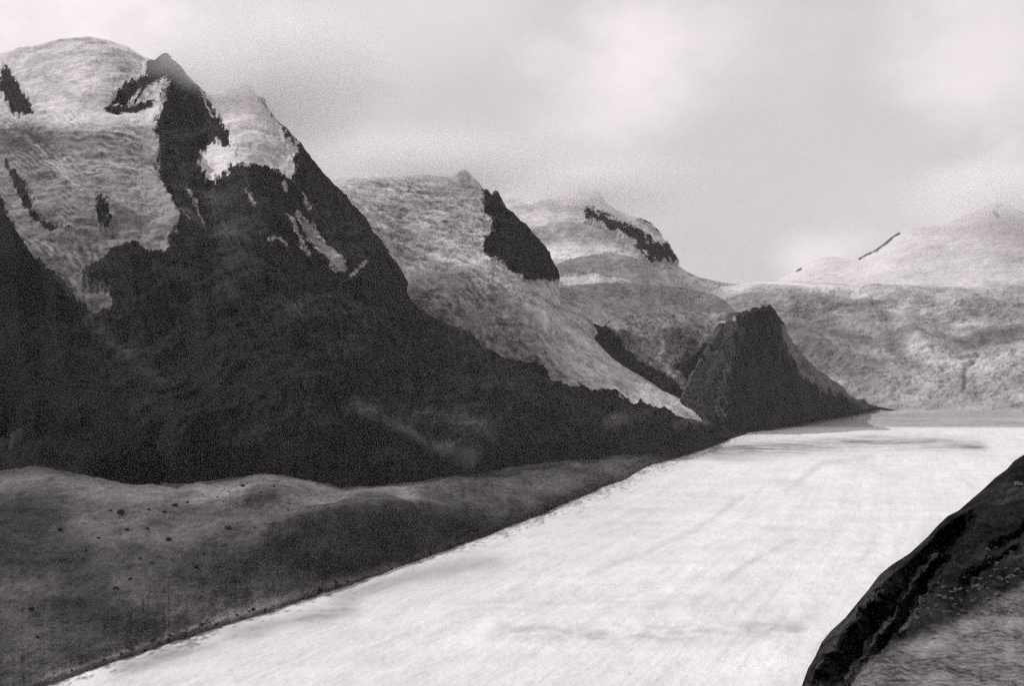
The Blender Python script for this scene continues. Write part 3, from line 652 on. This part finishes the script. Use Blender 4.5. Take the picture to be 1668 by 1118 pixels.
# ================================================================== pale rocky hump and the dark pyramid spur
def build_hump():
    X = col_samples(955, 1262, 1.3)
    rp = cur([(955, 575), (966, 556), (974, 543), (983, 531), (995, 522), (1012, 516), (1045, 512), (1090, 511), (1140, 509), (1190, 512), (1230, 520), (1262, 530)], X, 3)
    fp = cur([(955, 590), (985, 592), (1020, 606), (1060, 632), (1100, 655), (1140, 685), (1262, 700)], X)
    fd = cur([(955, 4480), (1100, 4280), (1262, 4280)], X); rd = cur([(955, 4600), (1100, 4850), (1262, 4900)], X)
    rp = np.minimum(rp, fp-2)
    m = rp*.75+fp*.25
    px, py, D, nf = sheet([(fp, fd), (m, 1/(.25/fd+.75/rd)*.985), (rp, rd)], X, [90, 46], nback=8, sm=10)
    s = np.ones(px.shape); base = to_world(px, py, D); nrm = normals(*base); top = smooth(0, 8, py-rp[None, :])
    for pts, w, a in (([(1000, 525), (1040, 568), (1090, 605), (1136, 655)], 22, .014), ([(1010, 540), (1060, 560), (1120, 610)], 14, .006)):
        s -= a*crest(px, py, pts, w)*top
    xr, yr, zr = to_world(px, py, D*s); x, y, z = base
    nn = fbm(x/90, y/120, z/70, 5, .6, seed=91)
    dark = sdf(px, py, [(945, 560), (966, 532), (980, 528), (1000, 545), (1020, 568), (1040, 590), (1075, 608), (1105, 630), (1136, 662), (1136, 690), (1060, 660), (980, 610)])  # shaded cleft on the hump's left flank, painted as dark rock
    dark = np.maximum(dark, sdf(px, py, [(1190, 515), (1168, 540), (1150, 562), (1132, 580), (1112, 590), (1096, 600), (1112, 612), (1130, 640), (1145, 690), (1270, 700), (1270, 500)]))
    a = -(dark+6*nn)
    tone = np.clip((.20+.05*smooth(560, 520, py)-.13*blob(px, py, [(1110, 560), (1130, 585)], 24)+.06*blob(px, py, [(1040, 575), (1100, 620), (1130, 650)], 10))*(1+.5*nn), .05, .5)
    h = 16*gullies(x, y, z, 130, 92, -.6, .55) + 4*fbm(x/22, y/22, z/40, 4, .6, True, seed=93)
    h *= smooth(-4, 12, py-rp[None, :]+3)
    x, y, z = displace(xr, yr, zr, h, nrm)
    o = grid_mesh('rocky_hill', x, y, z, {'snow': a, 'tone': tone, 'rtone': np.clip(1+.4*nn, .4, 2)}, mountain_mat('pale_slab_rock', 2.4, .022, 5.5, (1, .4, .35), svar=.65, hs=(1.2, .6, .9)))
    tag(o, 'rounded pale rock hill left of the dark pyramid spur', 'hill', kind='structure')
build_hump()
def build_spur():
    X = col_samples(1085, 1500, 1.3)
    rp = cur([(1085, 690), (1105, 672), (1120, 640), (1132, 606), (1146, 578), (1160, 556), (1170, 540), (1176, 528), (1186, 521), (1192, 513), (1202, 511), (1212, 513), (1216, 509), (1226, 508), (1231, 504), (1240, 506), (1243, 501), (1249, 502), (1254, 498), (1259, 505), (1264, 514), (1270, 528), (1274, 542), (1281, 555), (1294, 569), (1306, 582), (1318, 595), (1332, 607),
              (1350, 619), (1368, 630), (1378, 642), (1394, 652), (1412, 660), (1460, 668), (1500, 668)], X)
    fp = cur([(1085, 700), (1130, 705), (1200, 712), (1260, 696), (1330, 682), (1430, 664), (1500, 674)], X)
    fd = cur([(1085, 4080), (1200, 4130), (1260, 4300), (1330, 4500), (1430, 4780), (1500, 4850)], X)
    rd = cur([(1085, 4120), (1170, 4350), (1255, 4480), (1300, 4620), (1380, 4760), (1430, 4880), (1500, 4930)], X)
    rp = np.minimum(rp, fp-1.5); rd = np.maximum(rd, fd+20)
    px, py, D, nf = sheet([(fp, fd), (rp*.5+fp*.5, 1/(.5/fd+.5/rd)), (rp, rd)], X, [80, 80], back=((.035, 1.1), (.08, .7)), nback=8, sm=14)
    s = np.ones(px.shape); base = to_world(px, py, D); nrm = normals(*base); top = smooth(0, 8, py-rp[None, :])
    for pts, w, a in (([(1254, 500), (1262, 560), (1290, 640), (1300, 690)], 22, .012), ([(1200, 512), (1190, 570), (1180, 690)], 22, .008), ([(1232, 520), (1228, 600), (1235, 690)], 14, -.008), ([(1300, 590), (1350, 650)], 12, .006)):
        s -= a*crest(px, py, pts, w)*top
    xr, yr, zr = to_world(px, py, D*s); x, y, z = base
    nn = fbm(x/70, y/100, z/80, 5, .6, seed=95)
    h = 26*gullies(x, y, z, 95, 96, .3, .6) + 9*fbm(x/70, y/60, z/26, 5, .65, True, seed=97)
    h *= smooth(-4, 10, py-rp[None, :]+3)*smooth(0, 10, fp[None, :]-py+1)
    x, y, z = displace(xr, yr, zr, h, nrm)
    gl = fbm((px-.3*py)/9, py/50, 0*px, 5, .6, True, seed=98)
    rt = np.clip((1+.45*nn)*(1+1.8*np.clip(gl-.25, -.3, 1))*(1+6*blob(px, py, [(1275, 560), (1300, 600), (1345, 632), (1410, 655)], 11)*(.6+nn)), .4, 6)
    a = -99+0*x
    fl = sdf(px, py, [(1268, 530), (1290, 566), (1330, 606), (1440, 652), (1440, 662), (1385, 652), (1335, 640), (1300, 616), (1280, 580)])
    lf = sdf(px, py, [(1190, 512), (1196, 540), (1180, 590), (1165, 640), (1160, 690), (1085, 695), (1100, 640), (1135, 580)])
    rt *= 1+2.6*blob(px, py, [(1180, 540), (1160, 590), (1150, 640)], 14)*(.6+nn)
    a = np.maximum(a, np.maximum(fl*.7-3+26*gl*.5-4, lf*.25-3+16*(gl-.35))); pale = np.where(np.maximum(fl, lf) > -6, 1.0, 0.0)
    a = np.maximum(a, 2.5-np.hypot(px-1192, py-526)); a = np.maximum(a, 2.0-np.hypot(px-1178, py-528))
    o = grid_mesh('rock_spur', x, y, z, {'snow': a, 'tone': np.where(fl > -12, .17, np.where(np.minimum(np.hypot(px-1192, py-526), np.hypot(px-1178, py-528)) < 4, .45, .075)), 'rtone': rt}, mountain_mat('spur_rock', 2.4, .0135, .3, (1, 1, .35)))
    tag(o, 'dark pyramid shaped rock spur standing over the bend of the glacier', 'rock spur', kind='structure')
build_spur()

# ================================================================== near hillside at the lower right
def build_near():
    X = col_samples(-2600, 3600, 1.7, 40, 1230, 1720)
    rp = cur([(-2600, 3300), (-1000, 2500), (0, 2000), (600, 1700), (1000, 1450), (1230, 1230), (1288, 1165), (1306, 1118), (1316, 1090), (1327, 1072), (1338, 1048), (1352, 1030), (1376, 1008), (1398, 981), (1414, 962), (1432, 938), (1452, 921), (1482, 902),
              (1512, 874), (1528, 856), (1544, 841), (1562, 832), (1580, 816), (1600, 799), (1622, 778), (1640, 765), (1652, 751), (1668, 741), (1720, 706), (1900, 600), (2300, 430), (3600, 250)], X)
    rd = cur([(-2600, 14), (0, 22), (1000, 50), (1306, 75), (1450, 110), (1668, 175), (1900, 240), (3600, 420)], X, 30)
    fp = np.full(X.shape, 4600.)+0*X; fd = np.full(X.shape, 2.6)
    m1p = np.maximum(rp+160, 1450+0*X); m1d = np.maximum(cur([(-2600, 7), (1000, 14), (1306, 20), (1668, 26), (3600, 40)], X), 4)
    # edge of the pale scree apron
    m2p = rp+(m1p-rp)*cur([(1200, .3), (1400, .38), (1668, .42)], X); m2d = cur([(-2600, 9), (1000, 26), (1306, 44), (1450, 58), (1668, 72), (2300, 120), (3600, 180)], X)
    m2d = np.minimum(m2d, rd*.8)
    px, py, D, nf = sheet([(fp, fd), (m1p, m1d), (m2p, m2d), (rp, rd)], X, [24, 150, 230], back=((.25, .9), (2.0, 1.05)), nback=26, sm=0)
    wx = px+9*fbm(px/22, py/22, 0*px, 5, .6, seed=121); wy = py+9*fbm(px/22, py/22, 0*px+5, 5, .6, seed=122)
    sg = np.ones(px.shape); rim = smooth(4, 34, py-rp[None, :])
    def groove(pts, w, a, p=1.2): sg.__iadd__(a*crest(wx, wy, pts, w, p)*rim)
    groove([(1565, 868), (1530, 905), (1490, 955), (1450, 1000), (1410, 1050), (1375, 1100), (1350, 1140)], 34, .16, 1.0)
    groove([(1530, 935), (1505, 975), (1470, 1020), (1435, 1060)], 20, .10, 1.0)
    groove([(1650, 905), (1600, 940), (1575, 965)], 14, .05); groove([(1668, 870), (1620, 905)], 12, .05)
    groove([(1540, 912), (1510, 935), (1475, 980), (1435, 1035), (1400, 1080), (1380, 1110)], 14, -.09)
    groove([(1440, 960), (1400, 1005), (1365, 1045), (1335, 1100)], 16, -.05)
    x, y, z = to_world(px, py, D); xr, yr, zr = to_world(px, py, D*sg)
    front = (np.arange(px.shape[0]) < nf)[:, None]
    edge = smooth(-4, 30, py-rp[None, :]+4)*np.where(front, 1, .4)
    inr = smooth(1240, 1320, px)*smooth(2200, 1800, px)
    sc = np.clip(D/80, .15, 1.6)
    h = sc*(.45*fbm(x/16, y/30, z/16, 4, .5, seed=101) + .5*fbm(x/4.2, y/7, z/4.2, 5, .6, True, seed=102) + .22*fbm(x/.9, y/1.3, z/.9, 4, .6, seed=103))*edge
    apron = smooth(-12, 12, sdf(px, py, [(1330, 1130), (1380, 1108), (1440, 1070), (1500, 1042), (1560, 1016), (1600, 998), (1640, 976), (1668, 958), (1760, 900), (2400, 900), (2400, 4000), (1100, 4000)])+4*fbm(x/3, y/5, z/3, 3, seed=110))
    h *= 1-.8*apron; nrm = normals(x, y, z)
    h *= smooth(0, 40, py-rp[None, :]+2)*np.where(front, 1, .5)
    x, y, z = displace(xr, yr, zr, h, nrm)
    nn = fbm(x/6, y/10, z/6, 5, .6, seed=104); n2 = fbm(x/1.6, y/2.2, z/1.6, 4, .65, seed=105)
    tone = .55+.5*nn+.35*n2
    tone += 1.6*blob(px, py, [(1530, 915), (1505, 938), (1470, 985), (1430, 1040), (1400, 1080)], 7)*(.6+nn) + .9*blob(px, py, [(1450, 950), (1400, 1010), (1360, 1060), (1330, 1110)], 12)*(.4+nn+n2)
    tone += 1.5*blob(px, py, [(1500, 985), (1470, 1030)], 5)
    tone += .7*blob(px, py, [(1550, 1010), (1620, 960), (1668, 920)], 22)*(.5+n2) + .8*blob(px, py, [(1640, 800), (1668, 810), (1640, 840)], 20)*(.3+nn)
    tone *= 1-.45*blob(wx, wy, [(1555, 885), (1490, 955), (1440, 1010), (1390, 1075), (1350, 1130)], 16) - 0*x  # gully shade painted into the tone, second gully on the next line
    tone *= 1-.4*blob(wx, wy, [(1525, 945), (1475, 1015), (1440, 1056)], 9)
    st = fbm((px+.72*py)/7, (py-.72*px)/60, 0*px, 5, .65, True, seed=107)*smooth(1560, 1480, px)
    tone *= 1+1.1*np.clip(st, -.5, 1.2)
    tone = np.clip(tone, .08, 3)*(1-apron) + apron*(7.0+.9*nn+.3*n2)
    t = NT('hillside_turf_and_rock')
    a = t.noise(.25, (1, .5, 1), 8, .7, .4); b = t.noise(2.2, (1, .6, 1), 6, .7); c = t.noise(14, (1, .6, 1), 4, .7)
    v = t.math('ADD', t.math('ADD', t.math('MULTIPLY', a, .8), t.math('MULTIPLY', b, .8)), t.math('MULTIPLY', c, .5))
    col = t.math('MULTIPLY', t.math('MULTIPLY', t.rng(v, .88, 1.28, .15, 2.0), .022), t.attr('tone'))
    t.l.new(t.grey(col), t.b.inputs['Base Color']); t.b.inputs['Roughness'].default_value = .95; t.b.inputs['Specular IOR Level'].default_value = .03
    t.bump(t.math('ADD', a, t.math('MULTIPLY', b, .12)), .55)
    o = grid_mesh('hillside', x, y, z, {'tone': tone}, t.m)
    tag(o, 'near black rocky hillside in the lower right corner with gullies and a pale scree foot', 'hillside', kind='structure')
    return px, py, x, y, z
NE = build_near()

# ================================================================== base ground reaching the horizon
def build_ground():
    xs = np.concatenate([np.linspace(-60000, -8000, 14), np.linspace(-7000, 9000, 40), np.linspace(10000, 60000, 14)])
    ys = np.concatenate([np.linspace(-20000, -2000, 8), np.linspace(-1500, 12000, 40), np.linspace(14000, 80000, 16)])
    x, y = np.meshgrid(xs, ys)
    z = -60 + 14*fbm(x/3000, y/3000, 0*x, 3, seed=120)
    o = grid_mesh('ground', x, y, z, {'tone': 1+0*x}, debris_mat('ground_rubble', .16, 6.0, .5))
    tag(o, 'rubble valley ground underneath the ice', 'ground', kind='structure')
build_ground()

# ================================================================== boulders
def boulder_mesh(name, seed, mat):
    import bmesh
    rnd = random.Random(seed)
    bm = bmesh.new(); bmesh.ops.create_icosphere(bm, subdivisions=3, radius=.5)
    planes = []
    for k in range(9):
        n = Vector((rnd.gauss(0, 1), rnd.gauss(0, 1), rnd.gauss(0, 1))).normalized(); planes.append((n, .30+.14*rnd.random()))
    for v in bm.verts:
        for n, d in planes:
            q = v.co.dot(n)
            if q > d: v.co -= n*(q-d)
    co = np.array([v.co[:] for v in bm.verts])
    h = fbm(co[:, 0]*4+seed, co[:, 1]*4, co[:, 2]*4, 3, .6, seed=seed)*.06
    for v, d in zip(bm.verts, h): v.co += v.co.normalized()*float(d)
    for v in bm.verts: v.co.z = v.co.z*.8
    me = bpy.data.meshes.new(name); bm.to_mesh(me); bm.free(); me.materials.append(mat)
    return me
def rock_mat(name, base, s):
    t = NT(name); n = t.noise(2.5/s, det=8, rough=.7)
    t.l.new(t.grey(t.rng(n, .3, .7, base*.5, base*1.6)), t.b.inputs['Base Color']); t.b.inputs['Roughness'].default_value = .9
    t.b.inputs['Specular IOR Level'].default_value = .03
    t.bump(n, .3*s); return t.m
def place(src, n, name, me_list, spots, label, group):
    px, py, x, y, z = src
    rnd = random.Random(n)
    for k, (cx, cy, size) in enumerate(spots):
        d = (px-cx)**2 + (py-cy)**2; i = np.unravel_index(np.argmin(d), d.shape)
        o = bpy.data.objects.new(name, me_list[k % len(me_list)]); COL.objects.link(o)
        o.location = (float(x[i]), float(y[i]), float(z[i])+size*.16)
        o.scale = (size*(.9+.5*rnd.random()), size*(.8+.4*rnd.random()), size*(.7+.3*rnd.random()))
        o.rotation_euler = (rnd.uniform(-.3, .3), rnd.uniform(-.3, .3), rnd.uniform(0, 6.28))
        tag(o, label, 'boulder', group)
md = rock_mat('grey_boulder_stone', .085, 1.0); dk = rock_mat('dark_boulder_stone', .03, 1.0); pl = rock_mat('pale_boulder_stone', .10, 1.0)
DK = [boulder_mesh('boulder', k, dk) for k in range(4)]; MD = [boulder_mesh('boulder', 20+k, md) for k in range(4)]; PL = [boulder_mesh('boulder', 10+k, pl) for k in range(4)]
rnd = random.Random(5)
mspots = [(197, 838, 9), (180, 832, 5), (285, 826, 8), (242, 833, 5), (268, 835, 6), (206, 864, 6), (275, 883, 7), (240, 856, 5), (372, 863, 8), (50, 994, 7), (98, 863, 7), (187, 966, 5), (228, 914, 4), (318, 928, 5), (395, 801, 6), (445, 806, 4), (305, 818, 4), (355, 810, 4), (140, 905, 4), (60, 1040, 4), (330, 905, 4), (160, 880, 4), (470, 838, 4), (210, 950, 4)]
gspots = []
for k in range(110):
    a = rnd.uniform(-10, 900); lo = float(np.interp(a, [p[0] for p in MARGIN], [p[1] for p in MARGIN])); hi = float(np.interp(a, [p[0] for p in FOOT], [p[1] for p in FOOT]))
    f = rnd.random(); b = hi+8+(lo-hi-14)*f
    if b < 1118: gspots.append((a, b, rnd.uniform(1.4, 4.0)))
place(MO, 4, 'boulder', MD, gspots, 'small grey boulder half sunk in the rubble of the moraine', 'grey boulders strewn over the moraine')
place(MO, 1, 'boulder', DK, mspots, 'dark boulder sitting on the grey moraine rubble', 'dark boulders scattered on the moraine')
mx = [(218+rnd.uniform(-6, 6)+k*27, 0) for k in range(14)]
espots = [(a, float(np.interp(a, [p[0] for p in MARGIN], [p[1] for p in MARGIN]))-rnd.uniform(2, 9), rnd.uniform(3, 6)) for a, _ in mx] + [(a2+rnd.uniform(-8, 8), float(np.interp(a2, [p[0] for p in MARGIN], [p[1] for p in MARGIN]))-rnd.uniform(-1, 7), rnd.uniform(1.8, 4)) for a2 in range(120, 1000, 16)] + [(517, 965, 9), (545, 957, 7), (700, 905, 7), (730, 893, 9), (745, 888, 6)]
place(MO, 2, 'boulder', DK, espots, 'dark boulder on the rubble rim beside the white ice', 'boulders along the glacier edge')
nr = random.Random(3)
extra = []
for k in range(110):
    u = nr.random(); extra.append((1480+u*185+nr.gauss(0, 8), 1035-u*95-abs(nr.gauss(0, 26)), nr.uniform(.12, .38)))
nspots = extra + [(1571, 1002, 0.54), (1594, 969, 0.78), (1611, 984, 0.48), (1624, 979, 0.54), (1630, 955, 0.54), (1658, 932, 0.66), (1659, 800, 1.08), (1648, 812, 0.72), (1612, 909, 0.60), (1622, 905, 0.48), (1560, 1010, 0.30), (1540, 1004, 0.36), (1604, 990, 0.30), (1585, 985, 0.30), (1640, 948, 0.36), (1528, 1000, 0.30)]
place(NE, 3, 'boulder', PL, nspots, 'pale stone lying on the dark near hillside', 'pale stones on the near hillside')

# ================================================================== air
def volume_box(name, lo, hi, dens, col, aniso=0.3):
    import bmesh
    me = bpy.data.meshes.new(name); bm = bmesh.new(); bmesh.ops.create_cube(bm, size=1.0)
    for v in bm.verts:
        v.co = Vector([(lo[k]+hi[k])/2 + v.co[k]*(hi[k]-lo[k]) for k in range(3)])
    bm.to_mesh(me); bm.free()
    m = bpy.data.materials.new(name+'_air'); m.use_nodes = True; nt = m.node_tree; nt.nodes.clear()
    out = nt.nodes.new('ShaderNodeOutputMaterial'); v = nt.nodes.new('ShaderNodeVolumePrincipled')
    v.inputs['Color'].default_value = col; v.inputs['Density'].default_value = dens; v.inputs['Anisotropy'].default_value = aniso
    nt.links.new(v.outputs[0], out.inputs['Volume'])
    me.materials.append(m)
    o = bpy.data.objects.new(name, me); COL.objects.link(o)
    return o, nt, v
HAZE = .8e-5
if HAZE:
    o, _, _ = volume_box('haze', (-61000, -21000, -120), (61000, 81000, 2900), HAZE, (1, .985, .97, 1), 0.0)
    tag(o, 'thin pale haze filling the whole valley', 'haze', kind='stuff')

def mist(label, px, py, D, rad, dens, scale, seed):
    import bmesh
    me = bpy.data.meshes.new('mist'); bm = bmesh.new(); bmesh.ops.create_icosphere(bm, subdivisions=4, radius=1.0)
    bm.to_mesh(me); bm.free()
    m = bpy.data.materials.new('cloud_mist'); m.use_nodes = True; t = m.node_tree; t.nodes.clear()
    out = t.nodes.new('ShaderNodeOutputMaterial'); v = t.nodes.new('ShaderNodeVolumePrincipled')
    v.inputs['Color'].default_value = (.965, .955, .96, 1); v.inputs['Anisotropy'].default_value = .1
    tc = t.nodes.new('ShaderNodeTexCoord')
    ln = t.nodes.new('ShaderNodeVectorMath'); ln.operation = 'LENGTH'; t.links.new(tc.outputs['Object'], ln.inputs[0])
    ns = t.nodes.new('ShaderNodeTexNoise'); ns.noise_dimensions = '4D'; ns.inputs['W'].default_value = seed; ns.inputs['Scale'].default_value = scale; ns.inputs['Detail'].default_value = 5; t.links.new(tc.outputs['Object'], ns.inputs['Vector'])
    a = t.nodes.new('ShaderNodeMath'); a.operation = 'MULTIPLY_ADD'; t.links.new(ns.outputs['Fac'], a.inputs[0]); a.inputs[1].default_value = -1.0; t.links.new(ln.outputs['Value'], a.inputs[2])
    r = t.nodes.new('ShaderNodeMapRange'); r.interpolation_type = 'SMOOTHSTEP'; t.links.new(a.outputs[0], r.inputs[0])
    r.inputs[1].default_value = .42; r.inputs[2].default_value = -.55; r.inputs[3].default_value = 0; r.inputs[4].default_value = dens
    t.links.new(r.outputs[0], v.inputs['Density']); t.links.new(v.outputs[0], out.inputs['Volume'])
    me.materials.append(m)
    o = bpy.data.objects.new('mist', me); COL.objects.link(o)
    o.location = ((px-CX)*D/F, D, CAMZ-(py-HY)*D/F); o.scale = rad
    tag(o, label, 'mist', kind='stuff'); return o
mist('soft mist veiling the ridge right of the pointed summit', 455, 120, 3830, (560, 330, 330), .009, 1.5, 1.0)
mist('thin cloud lying on the crest of the middle snow mountain', 690, 262, 5150, (980, 500, 240), .0062, 1.5, 4.0)
mist('cloud hiding the top of the far white mountain', 1640, 318, 9500, (1500, 900, 420), .003, 1.5, 7.0)
mist('pale cloud trailing across the snow domes behind the black wedge', 960, 300, 6150, (900, 500, 230), .0055, 1.5, 11.0)

# ================================================================== light, sky, camera
SUN_AZ, SUN_EL = R(-66), R(47)      # from straight ahead (+Y), negative = to the left
sun = bpy.data.lights.new('sun', 'SUN'); sun.energy = 2.9; sun.angle = R(.6); sun.color = (1, .985, .975)
so = bpy.data.objects.new('sun', sun); COL.objects.link(so)
sd = Vector((math.sin(SUN_AZ)*math.cos(SUN_EL), math.cos(SUN_AZ)*math.cos(SUN_EL), math.sin(SUN_EL)))
so.rotation_euler = sd.to_track_quat('Z', 'Y').to_euler()

w = bpy.data.worlds.new('World'); S.world = w; w.use_nodes = True
nt = w.node_tree; N = nt.nodes; L = nt.links
bg = N['Background']; bg.inputs['Strength'].default_value = .1
sky = N.new('ShaderNodeTexSky'); sky.sky_type = 'NISHITA'; sky.sun_disc = False; sky.sun_elevation = SUN_EL; sky.sun_rotation = SUN_AZ
bw = N.new('ShaderNodeRGBToBW'); L.new(sky.outputs[0], bw.inputs[0])
tc = N.new('ShaderNodeTexCoord')
def wm(op, a, b=0.0, clamp=False):
    m = N.new('ShaderNodeMath'); m.operation = op; m.use_clamp = clamp
    for k, v in enumerate((a, b)):
        if isinstance(v, (int, float)): m.inputs[k].default_value = v
        else: L.new(v, m.inputs[k])
    return m.outputs[0]
def wnoise(scale, sz, det=6, rough=.55, dist=0):
    mp = N.new('ShaderNodeMapping'); mp.inputs['Scale'].default_value = sz; L.new(tc.outputs['Generated'], mp.inputs[0])
    t = N.new('ShaderNodeTexNoise'); L.new(mp.outputs[0], t.inputs[0]); t.inputs['Scale'].default_value = scale; t.inputs['Detail'].default_value = det
    t.inputs['Roughness'].default_value = rough; t.inputs['Distortion'].default_value = dist; return t.outputs['Fac']
def ray(px, py): return Vector(((px-CX)/F, 1, (HY-py)/F)).normalized()
warp = wnoise(7, (1, 1, 1.6), 5, .6)
def puff(px, py, deg, ky=1.0):
    """a bright cloud bank lying in one direction of the sky, its rim broken by noise"""
    d = ray(px, py)
    sub = N.new('ShaderNodeVectorMath'); sub.operation = 'SUBTRACT'; L.new(tc.outputs['Generated'], sub.inputs[0]); sub.inputs[1].default_value = d
    sc = N.new('ShaderNodeVectorMath'); sc.operation = 'MULTIPLY'; L.new(sub.outputs[0], sc.inputs[0]); sc.inputs[1].default_value = (1, 1, ky)
    ln = N.new('ShaderNodeVectorMath'); ln.operation = 'LENGTH'; L.new(sc.outputs[0], ln.inputs[0])
    q = wm('DIVIDE', ln.outputs['Value'], math.sin(R(deg)))
    q = wm('ADD', q, wm('MULTIPLY', wm('SUBTRACT', warp, .5), 1.5))
    m = N.new('ShaderNodeMapRange'); m.interpolation_type = 'SMOOTHSTEP'; L.new(q, m.inputs[0])
    m.inputs[1].default_value = 1.1; m.inputs[2].default_value = 0.0; m.inputs[3].default_value = 0; m.inputs[4].default_value = 1
    return m.outputs[0]
base = wm('ADD', 6.35, wm('MULTIPLY', wm('SUBTRACT', wnoise(2.2, (1, 1, 2.2), 6, .5, .3), .5), 2.6))
tot = base
for (px, py, deg, ky, amt) in ((120, -20, 12, 1.4, 2.6), (980, 130, 6, 1.2, 1.3), (1130, 60, 7, 1.5, 1.2), (1600, 70, 5.5, 1, 1.7), (1640, 320, 3.6, 1.2, 1.8), (1560, 320, 3, 1.4, 1.0), (1310, 425, 2.2, 1.3, 1.7), (1380, 400, 2.2, 1.6, 1.0), (700, 10, 10, 2, .7)):
    tot = wm('ADD', tot, wm('MULTIPLY', puff(px, py, deg, ky), amt*1.4))
mixv = wm('ADD', wm('MULTIPLY', bw.outputs[0], .12), wm('MULTIPLY', tot, .955))
cc = N.new('ShaderNodeCombineColor')
for k, tnt in enumerate((1.0, .93, .955)): L.new(wm('MULTIPLY', mixv, tnt), cc.inputs[k])
L.new(cc.outputs[0], bg.inputs['Color'])

cam = bpy.data.cameras.new('camera'); co = bpy.data.objects.new('camera', cam); COL.objects.link(co)
co.location = (0, 0, CAMZ); co.rotation_euler = (R(90), 0, 0)
cam.sensor_width = 36; cam.lens = 36*F/1668; cam.shift_y = (HY-559)/1668; cam.clip_start = .5; cam.clip_end = 200000
S.camera = co
S.view_settings.view_transform = 'Standard'; S.view_settings.look = 'None'; S.view_settings.exposure = 0; S.view_settings.gamma = 1
S.cycles.max_bounces = 12; S.cycles.diffuse_bounces = 2; S.cycles.volume_bounces = 8
S.cycles.use_denoising = False; S.cycles.use_adaptive_sampling = True; S.cycles.adaptive_threshold = .05; S.cycles.adaptive_min_samples = 36
